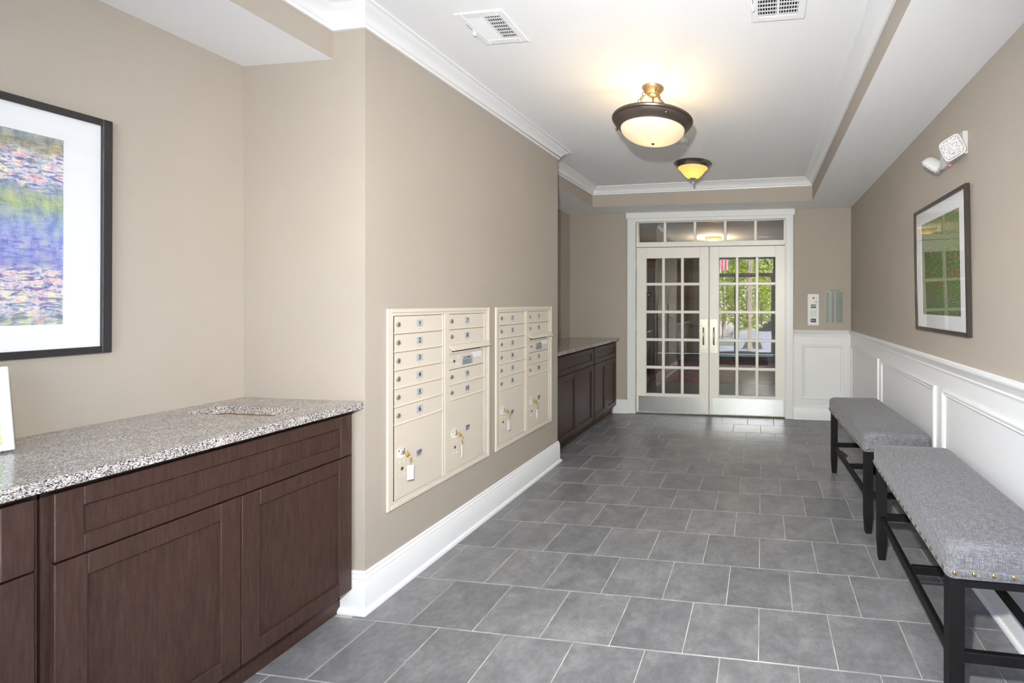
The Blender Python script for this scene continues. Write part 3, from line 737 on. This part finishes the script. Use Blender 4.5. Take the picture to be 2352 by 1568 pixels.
def head(loc, rot):
    h = obj('lamp_head', None, el, loc, rot)
    hb = MB(); n = 56
    def rr(sz, z, rad):
        out = []
        for i in range(n):
            a = 2*math.pi*i/n; c_, s_ = math.cos(a), math.sin(a); p = 5.0
            k = (abs(c_)**p+abs(s_)**p)**(-1/p); out.append((sz*k*c_, sz*k*s_, z))
        return out
    lv = [rr(.018, -.052, 0), rr(.036, -.044, 0), rr(.050, -.024, 0), rr(.056, 0, 0), rr(.056, .010, 0), rr(.050, .0105, 0)]
    V = [p for l in lv for p in l]; k = len(lv); Fc = [[i*n+j, i*n+(j+1) % n, (i+1)*n+(j+1) % n, (i+1)*n+j] for i in range(k-1) for j in range(n)]+[list(range(n)), list(range((k-1)*n, k*n))]
    me = MB().add(V, Fc).mesh('lamp_head', M_elight, 50); h2 = bpy.data.objects.new('lamp_head', me); COL.objects.link(h2); h2.parent = el; h2.location = loc; h2.rotation_euler = rot
    bpy.data.objects.remove(h, do_unlink=True)
    lv = [rr(.050, .010, 0), rr(.046, .018, 0), rr(.020, .020, 0)]; V = [p for l in lv for p in l]
    MB().add(V, [[i*n+j, i*n+(j+1) % n, (i+1)*n+(j+1) % n, (i+1)*n+j] for i in range(2) for j in range(n)]+[list(range(2*n, 3*n))]).build('lens', M_lens, h2, 50)
    return h2
def aim(d, roll=0):
    return (Vector(d).to_track_quat('Z', 'Y') @ Matrix.Rotation(roll, 3, 'Z').to_quaternion()).to_euler()
head((-.062, -.118, .040), aim((-.62, -.66, -.20), R(20)))
head((-.060, .178, .028), aim((-.55, .30, -.75), 0))
MB().cyl((-.012, .135, .040), (-.045, .170, .040), .012).build('swivel_arm', M_elight, el)
MB().cyl((-.012, .045, .001), (-.012, .045, -.004), .006, n=10).build('indicator', M_led, el)

# ------------------------------------------------------------------ ceiling fixtures
LX, LY = -.671, 2.652; LZ = zc(LX, LY)
pl = thing('pendant_light', (LX, LY, LZ), 'hanging bronze-rimmed glass bowl light with warm glow', 'light')
MB().lathe([(0, 0), (.068, 0), (.068, -.004), (.062, -.014), (.050, -.026), (.046, -.030), (.044, -.036), (.030, -.040), (.028, -.050), (.018, -.056), (0, -.056)], n=36).build('canopy', M_gold, pl, 40)
MB().cyl((0, 0, -.05), (0, 0, -.30), .0055, n=12).build('stem', M_rod, pl, 40)
zr = 2.508-LZ
MB().lathe([(.232, zr+.010), (.246, zr+.012), (.250, zr+.004), (.247, zr-.004), (.240, zr-.007), (.241, zr-.012), (.236, zr-.020), (.222, zr-.034), (.206, zr-.045), (.203, zr-.050), (.196, zr-.051), (.196, zr-.044), (.215, zr-.030), (.230, zr-.010), (.232, zr+.010)], n=64).build('rim', M_bronze, pl, 35)
bw = [(.199, zr-.044)]+[(.198*math.cos(R(a)), zr-.044-.090*math.sin(R(a))) for a in range(8, 91, 6)]
bw[-1] = (.0, bw[-1][1])
bwi = [(max(0, r-.004), z+.004) for r, z in bw][::-1]
MB().lathe(bw+bwi, n=64).build('glass_bowl', M_bowl, pl, 50)
MB().lathe([(0, zr-.144), (.005, zr-.143), (.010, zr-.139), (.010, zr-.134), (0, zr-.132)], n=16).build('finial', M_bronze, pl, 40)
for a in (178, -57, 63):
    ca_, sa_ = math.cos(R(a)), math.sin(R(a))
    p = lambda r, z: (r*ca_, r*sa_, z)
    MB().tube([p(.105, -.105), p(.232, zr+.004)], .0058, 8).build('support_rod', M_rod, pl, 50)
    lk = MB(); tdir = Vector((-sa_, ca_, 0)); rdir = Vector(p(.120, -.09))-Vector(p(.052, -.024))
    for i in range(4):
        q = Vector(p(.052, -.024)).lerp(Vector(p(.105, -.105)), (i+.5)/4)
        lk.ring(q, .0105, .0024, tdir if i % 2 == 0 else tdir.cross(rdir), 14, 6)
    lk.build('chain_links', M_rod, pl, 60)
    MB().sphere(p(.236, zr-.030), .0085, 12, 8).build('knob', M_nickel, pl, 60)
light('pendant_bulb', 'POINT', (LX, LY, LZ+zr-.066), 7.2, (1, .70, .36), shadow_soft_size=.035)
FX, FY = -.665, 4.20; FZ = zc(FX, FY)-.001
fl = thing('flush_light', (FX, FY, FZ), 'small flush ceiling light with amber bell glass near the doors', 'light')
MB().lathe([(0, 0), (.182, 0), (.186, -.006), (.182, -.010), (.176, -.012), (.162, -.030), (.152, -.044), (.146, -.046), (.146, -.038), (.15, -.03), (0, -.02)], n=48).build('pan', M_nickel, fl, 35)
be = [(.147, -.040), (.146, -.046), (.136, -.056), (.124, -.064), (.112, -.080), (.098, -.098), (.080, -.118), (.060, -.134), (.036, -.144)]
MB().lathe(be+[(r-.004, z+.003) for r, z in be[::-1]], n=48).build('bell_glass', M_bell, fl, 50)
MB().lathe([(0, -.140), (.036, -.142), (.037, -.146), (.022, -.152), (.010, -.168), (.007, -.174), (.011, -.180), (.012, -.186), (.008, -.194), (0, -.196)], n=24).build('finial', M_chrome, fl, 40)
light('flush_bulb', 'POINT', (FX, FY, FZ-.090), 12, (1, .66, .28), shadow_soft_size=.03)
def vent(cx, cy, sz, label, gridleft):
    v = thing('ceiling_vent', (cx, cy, zc(cx, cy)), label, 'vent', 'ceiling air vents'); h = sz/2; o = h-.036
    f = MB(); c = .003
    for x0, x1, y0, y1 in ((-h, -o, -h, h), (o, h, -h, h), (-o, o, -h, -o), (-o, o, o, h)): f.cbox(x0, x1, y0, y1, -.007, .0, c)
    f.cbox(-.006, .006, -o, o, -.006, 0, .001); f.build('frame', M_vent, v)
    MB().box(-o, o, -o, o, -.0012, -.0004).build('duct', M_dark, v)
    n = 7
    for half in (0, 1):
        x0, x1 = (-o, -.006) if half == 0 else (.006, o)
        for i in range(n):
            x = x0+(x1-x0)*(i+.5)/n; w = (x1-x0)/n
            grid = gridleft[half]
            if not grid: prof = [(x-w*.52, -.0068), (x-w*.40, -.0075), (x+w*.48, -.0025), (x+w*.42, -.0016)]
            else: prof = [(x-.0006, -.0012), (x+.0012, -.0070), (x+.0030, -.0070), (x+.0012, -.0012)]
            mb = MB(); mb.prism(prof, 1, -o, o); mb.build('louver', M_vent, v)
        if gridleft[half]:
            for j in range(7):
                y = -o+(2*o)*(j+.5)/7; MB().prism([(y-.004, -.0060), (y+.006, -.0050), (y+.006, -.0044), (y-.004, -.0054)], 0, x0, x1).build('cross_blade', M_vent, v)
    lv = MB().box(-h+.012, -h+.014, -.045, .025, -.0076, -.0070, 1); lv.cbox(-h+.009, -h+.019, .006, .020, -.024, -.006, .002); lv.build('damper_lever', [M_vent, M_dark], v)
    for s in (-1, 1): MB().sphere((s*(h-.016), 0, -.007), .005, 10, 6, (1, 1, .5)).build('screw', M_white, v, 60)
    return v
vent(-1.277, 1.948, .238, 'white square ceiling vent left of the hanging bowl light', (False, True))
vent(.071, 1.962, .250, 'white ceiling vent cut off by the top picture edge', (True, True))
sd = thing('smoke_detector', (-.645, 3.55, zc(-.645, 3.55)), 'white smoke detector behind the hanging bowl light', 'detector')
MB().lathe([(0, -.036), (.030, -.036), (.040, -.033), (.046, -.022), (.050, -.008), (.052, 0)], n=32).build('body', M_white, sd, 40)
MB().lathe([(0, -.0368), (.014, -.0368), (.016, -.035)], n=20).build('sensor_cap', M_steel, sd)
dc = MB().lathe([(0, -.004), (.036, -.004), (.043, -.002), (.043, .0005), (0, .0005)], n=32).build('sprinkler_cover', M_vent, None, 40, (-.672, 3.715, zc(-.672, 3.715)))
tag(dc, 'flat round white sprinkler cover on the ceiling', 'sprinkler cover')

# ------------------------------------------------------------------ benches
def rloop(w, l, ins, z, rad, n=6):
    out = []; hw, hl = w/2-ins, l/2-ins; rad = max(.004, min(rad, hw, hl))
    for (sx, sy, a0) in ((1, 1, 0), (-1, 1, 90), (-1, -1, 180), (1, -1, 270)):
        for i in range(n+1):
            a = R(a0+90*i/n); out.append((sx*(hw-rad)+rad*math.cos(a), sy*(hl-rad)+rad*math.sin(a), z))
    return out
BW, BL = .392, 1.015
def bench_meshes():
    lv = [rloop(BW-.03, BL-.03, 0, .496, .02), rloop(BW, BL, .002, .497, .022), rloop(BW, BL, 0, .502, .024), rloop(BW, BL, -.001, .53, .026), rloop(BW, BL, -.002, .565, .028)]
    for i in range(1, 7):
        a = R(90*i/6); lv.append(rloop(BW, BL, .036*(1-math.cos(a))-.002, .578+.036*math.sin(a), .030))
    for ins, z in ((.055, .617), (.085, .6205), (.12, .6225), (.155, .6235)): lv.append(rloop(BW, BL, ins, z, .03))
    n = len(lv[0]); V = [p for l in lv for p in l]; k = len(lv)
    Fc = [[i*n+j, i*n+(j+1) % n, (i+1)*n+(j+1) % n, (i+1)*n+j] for i in range(k-1) for j in range(n)]+[list(range(n)), list(range((k-1)*n, k*n))]
    cu = MB().add(V, Fc).mesh('cushion', M_fabric, 60)
    lg = MB(); q = .0235
    lg.add([(sx*w, sy*w, z) for z, w in ((0, .0175), (.10, q), (.50, q)) for sx, sy in ((-1, -1), (1, -1), (1, 1), (-1, 1))],
           [(0, 1, 2, 3), (8, 9, 10, 11)]+[[r_*4+i, r_*4+(i+1) % 4, r_*4+4+(i+1) % 4, r_*4+4+i] for r_ in (0, 1) for i in range(4)])
    lg = lg.mesh('leg', M_leg)
    st = MB().lathe([(0, .0042), (.003, .0040), (.006, .0026), (.0080, 0)], n=10).mesh('stud', M_stud, 60)
    return cu, lg, st
CU, LG, ST = bench_meshes()
wl_ = MB().add(rloop(BW, BL, -.0025, .508, .026)+rloop(BW, BL, -.0045, .512, .026)+rloop(BW, BL, -.0045, .526, .026)+rloop(BW, BL, -.0022, .530, .026),
               [[i*28+j, i*28+(j+1) % 28, (i+1)*28+(j+1) % 28, (i+1)*28+j] for i in range(3) for j in range(28)]).mesh('hem_band', M_fabric, 40)
def bench(cx, cy, rz, label):
    b = thing('upholstered_bench', (cx, cy, 0), label, 'bench', 'upholstered benches along the right wall', R(rz))
    c = obj('cushion', CU, b); obj('hem_band', wl_, c)
    lx, ly = BW/2-.035, BL/2-.037
    for sx in (-1, 1):
        for sy in (-1, 1): obj('leg', LG, b, (sx*lx, sy*ly, 0))
    for sx in (-1, 1): MB().cbox(sx*lx-.010, sx*lx+.010, -ly+.02, ly-.02, .203, .240, .002).build('long_stretcher', M_leg, b)
    for yy in (-ly, 0, ly): MB().cbox(-lx+.010, lx-.010, yy-.010, yy+.010, .208, .244, .002).build('cross_stretcher', M_leg, b)
    MB().cbox(-lx+.01, lx-.01, -ly-.01, -ly+.012, .455, .498, .002).build('apron', M_leg, b); MB().cbox(-lx+.01, lx-.01, ly-.012, ly+.01, .455, .498, .002).build('apron', M_leg, b)
    hw, hl = BW/2+.0045, BL/2+.0045
    nx, ny = 7, 19
    for i in range(nx):
        x = -hw+.026+(2*hw-.052)*i/(nx-1)
        for s in (-1, 1): obj('stud', ST, c, (x, s*hl, .519), (R(-90*s), 0, 0))
    for j in range(ny):
        y = -hl+.030+(2*hl-.06)*j/(ny-1)
        for s in (-1, 1): obj('stud', ST, c, (s*hw, y, .519), (0, R(90*s), 0))
    return b
bench(.800, 2.010, -.9, 'grey linen bench with brass studs in the right foreground')
bench(.775, 3.235, 3.0, 'grey linen bench farther back, nearer the french doors')
wd = MB().prism([(-.038, 0), (.036, 0), (.030, .010), (-.020, .042), (-.036, .040)], 1, -.020, .020).build('wedge', M_wedge, None, None, (.735, 4.10, 0), (0, 0, R(-25)))
tag(wd, 'small dark brown wedge lying on tiles under the far bench', 'wedge')

# ------------------------------------------------------------------ street entrance behind the camera
ef = struct(MB().cbox(EX0, EX0+.05, Y0-.16, Y0+.01, 0, EZ, .003).cbox(EX1-.05, EX1, Y0-.16, Y0+.01, 0, EZ, .003).cbox(EX0, EX1, Y0-.16, Y0+.01, EZ-.05, EZ, .003).cbox(EX0+.05, EX1-.05, Y0-.14, Y0-.06, 2.13, 2.165, .003)
    .cbox(EX0-.10, EX0, Y0, Y0+.02, 0, EZ+.07, .003).cbox(EX1, EX1+.10, Y0, Y0+.02, 0, EZ+.07, .003).cbox(EX0-.10, EX1+.10, Y0, Y0+.02, EZ, EZ+.09, .003).build('trim_6', M_trim), 'white frame of the street entrance')
tr2 = struct(MB().box(EX0+.05, EX1-.05, Y0-.10, Y0-.095, 2.165, EZ-.05).build('window_2', M_glass3), 'clear transom over the street entrance')
xm = (EX0+EX1)/2
for i, (a, b) in enumerate(((EX0+.052, xm-.002), (xm+.002, EX1-.052))):
    d = struct(thing('door_%d' % (i+3), ((a+b)/2, Y0-.10, .01), ('left' if i == 0 else 'right')+' glazed street door behind the camera', None)); w = (b-a)/2
    MB().cbox(-w, -w+.045, -.02, .02, 0, 2.115, .003).cbox(w-.045, w, -.02, .02, 0, 2.115, .003).cbox(-w+.045, w-.045, -.02, .02, 0, .10, .003).cbox(-w+.045, w-.045, -.02, .02, 2.06, 2.115, .003).build('door_frame', M_trim, d)
    MB().box(-w+.045, w-.045, -.003, .003, .10, 2.06).build('pane', M_glass3, d)
em = MB().cbox(-.80, .80, -.70, .70, 0, .008, .003).build('entrance_mat', M_matrug, None, None, (-.66, .20, .0004))
tag(em, 'brown mat on the floor just inside the street entrance', 'mat')
# outdoors
gz = -.45
struct(MB().box(-14, 14, -30, Y0-2.2, gz-.2, gz).build('ground', M_conc), 'pale paving outside the entrance')
struct(MB().box(-3, 2.2, Y0-2.3, Y0-.16, gz-.2, -.03).build('porch', M_conc), 'concrete porch slab')
def tree(x, y, h, rad, label, n=2600):
    t = thing('tree', (x, y, gz), label, 'tree', 'trees outside the entrance')
    MB().tube([(0, 0, -.02), (.05, .02, h*.3), (-.03, .06, h*.55), (.04, 0, h*.85)], [.09, .075, .055, .02], 8).build('trunk', M_bark, t, 60)
    rnd = random.Random(int(x*100+y*10)); V = []; Fc = []
    for i in range(n):
        th, cz = rnd.uniform(0, 6.283), rnd.uniform(-1, 1); rr = rnd.uniform(.45, 1.0)**.5; q = math.sqrt(1-cz*cz)
        lump = 1+.22*math.sin(3*th+x)*math.cos(4*cz+y)
        p = Vector((rad*rr*lump*q*math.cos(th), rad*rr*lump*q*math.sin(th), h*.56+h*.43*rr*cz))
        s = rnd.uniform(.05, .11); a = Vector((rnd.uniform(-1, 1), rnd.uniform(-1, 1), rnd.uniform(-1, 1))).normalized(); b_ = a.orthogonal().normalized()
        o = len(V); V += [p-a*s, p+b_*s*.5, p+a*s, p-b_*s*.5]; Fc.append([o, o+1, o+2, o+3])
    me = bpy.data.meshes.new('foliage'); me.from_pydata(V, [], Fc); me.materials.append(M_leaf); obj('foliage', me, t)
tree(-3.1, -8.0, 3.6, 1.0, 'leafy tree outside left of the porch axis')
tree(-.6, -8.2, 3.9, 1.0, 'leafy tree outside straight behind the parked car')
tree(1.9, -8.0, 3.5, 1.0, 'rounded leafy tree outside right of the porch axis')
tree(-1.9, -11.2, 5.4, 1.0, 'tall slim tree outside left, against the brick building')
tree(.65, -11.4, 5.0, 1.0, 'tall slim tree outside right, against the brick building')
fb = thing('facade', (0, -14, gz), 'pale brick building across the street', 'building')
MB().box(-12, 12, -1, 0, 0, 7.5).build('wall', M_brick, fb)
for i in range(6): MB().cbox(-8+3*i, -7+3*i, 0, .04, 3.2, 4.8, .01).build('window', M_carg, fb)
fe = thing('iron_fence', (0, -6.6, gz), 'dark iron fence in front of the trees', 'fence')
for i in range(9): MB().cyl((-4+i, 0, 0), (-4+i, 0, 1.9), .025, n=8).build('post', M_iron, fe)
for z in (.5, 1.15, 1.8): MB().cyl((-4, 0, z), (4, 0, z), .014, n=8).build('rail', M_iron, fe)
for i, xx in enumerate((-1.75, -.35)):
    pc = thing('porch_post', (xx, Y0-2.0, -.03), ('left' if i == 0 else 'right')+' grey porch post outside the entrance', 'post', 'porch posts')
    MB().cbox(-.06, .06, -.06, .06, 0, 2.9, .006).build('shaft', M_bark, pc); MB().cbox(-.085, .085, -.085, .085, 0, .12, .008).build('plinth', M_bark, pc)
cr = thing('car', (.15, -4.9, gz), 'silver blue car parked outside the entrance', 'car')
body = [(-1.0, .22), (-.98, .55), (-.90, .80), (-.55, .88), (2.3, .90), (2.35, .6), (2.3, .22)]
MB().prism([(x, z) for x, z in body], 1, -.82, .82).build('body', M_car, cr)
MB().prism([(-.30, .88), (.25, 1.34), (1.5, 1.36), (2.0, .90)], 1, -.70, .70).build('cabin', M_carg, cr)
MB().cbox(-1.06, -.95, -.80, .80, .26, .46, .03).build('bumper', M_car, cr)
for xx in (-.45, 1.7):
    for s in (-1, 1): MB().cyl((xx, s*.70, .31), (xx, s*.86, .31), .31, n=24).build('wheel', M_tyre, cr, 40)
fg = thing('flag', (-1.12, Y0-1.2, 2.62), 'red and white striped flag hanging outside the entrance', 'flag')
for i in range(7): MB().cbox(-.16+.045*i, -.115+.045*i, -.004, .004, -.28, .10, .001).build('stripe', M_flagr if i % 2 else M_flagw, fg)

# ------------------------------------------------------------------ lobby beyond the french doors
LY0, LY1 = YB+.14, 11.9
struct(MB().box(-3.5, 1.6, LY0, LY1, -.12, -.001).build('floor_lobby', plain('dark_lobby_tile', (.11, .105, .10), .35, var=.15, vs=6)), 'dark lobby floor beyond the french doors')
struct(MB().box(-3.5, 1.6, LY0, LY1, 2.62, 2.74).build('ceiling_lobby', M_ceil), 'lobby ceiling')
struct(MB().box(-3.62, -3.5, LY0, LY1, 0, 2.74).build('wall_lobby_left', M_wall), 'lobby left wall')
struct(MB().box(1.6, 1.72, LY0, LY1, 0, 2.74).build('wall_lobby_right', M_wall), 'lobby right wall')
struct(MB().box(-3.5, 1.6, LY1, LY1+.12, 0, 2.74).build('wall_lobby_back', M_wall), 'lobby end wall')
struct(MB().box(-3.5, -2.72, LY0, YB+.145, 0, 2.74).box(1.21, 1.6, LY0-.02, LY0, 0, 2.74).build('wall_lobby_front', M_wall))
ev = thing('elevator_door', (-2.52, 8.30, 0), 'dark elevator door seen through the left french door', 'elevator door')
MB().cbox(-.50, .50, 0, .06, 0, 2.20, .004).build('surround', plain('dark_bronze_surround', (.10, .06, .035), .4, .5), ev)
pnl = plain('black_steel_panel', (.03, .028, .027), .25, .8)
for s in (-1, 1): MB().cbox(-.445 if s < 0 else .003, -.003 if s < 0 else .445, -.012, .0, .02, 2.08, .003).build('door_panel', pnl, ev)
sp_ = MB().cbox(.30, .395, -.016, -.012, 1.50, 1.595, .001).build('sign_plate', M_black, ev)
sv = [(.3475+(.030 if i % 2 == 0 else .012)*math.sin(math.pi*i/5), 1.5475+(.030 if i % 2 == 0 else .012)*math.cos(math.pi*i/5)) for i in range(10)]
MB().prism(sv, 1, -.0172, -.016).build('star', plain('pale_pink_star', (.8, .6, .55), .5), sp_)
rg = MB().cbox(-1.6, 1.6, -1.5, 1.5, 0, .010, .003).build('rug', M_rug, None, None, (-.38, 9.05, -.0008)); tag(rg, 'red patterned rug in the lobby beyond the doors', 'rug')
ll = thing('lobby_fill_light', (-.9, 8.2, 2.62), 'added round fill light brightening the lobby beyond the doors', 'light')  # added fixture, no known source there; brightens the dim lobby
MB().lathe([(0, 0), (.16, 0), (.16, -.02), (.15, -.03), (.10, -.07), (0, -.085)], n=32).build('dome', M_bell, ll, 40)
light('lobby_fill_lamp', 'POINT', (-.9, 8.2, 2.40), 24, (1, .78, .5), shadow_soft_size=.08)  # added point lamp that warms the lobby walls behind the glass
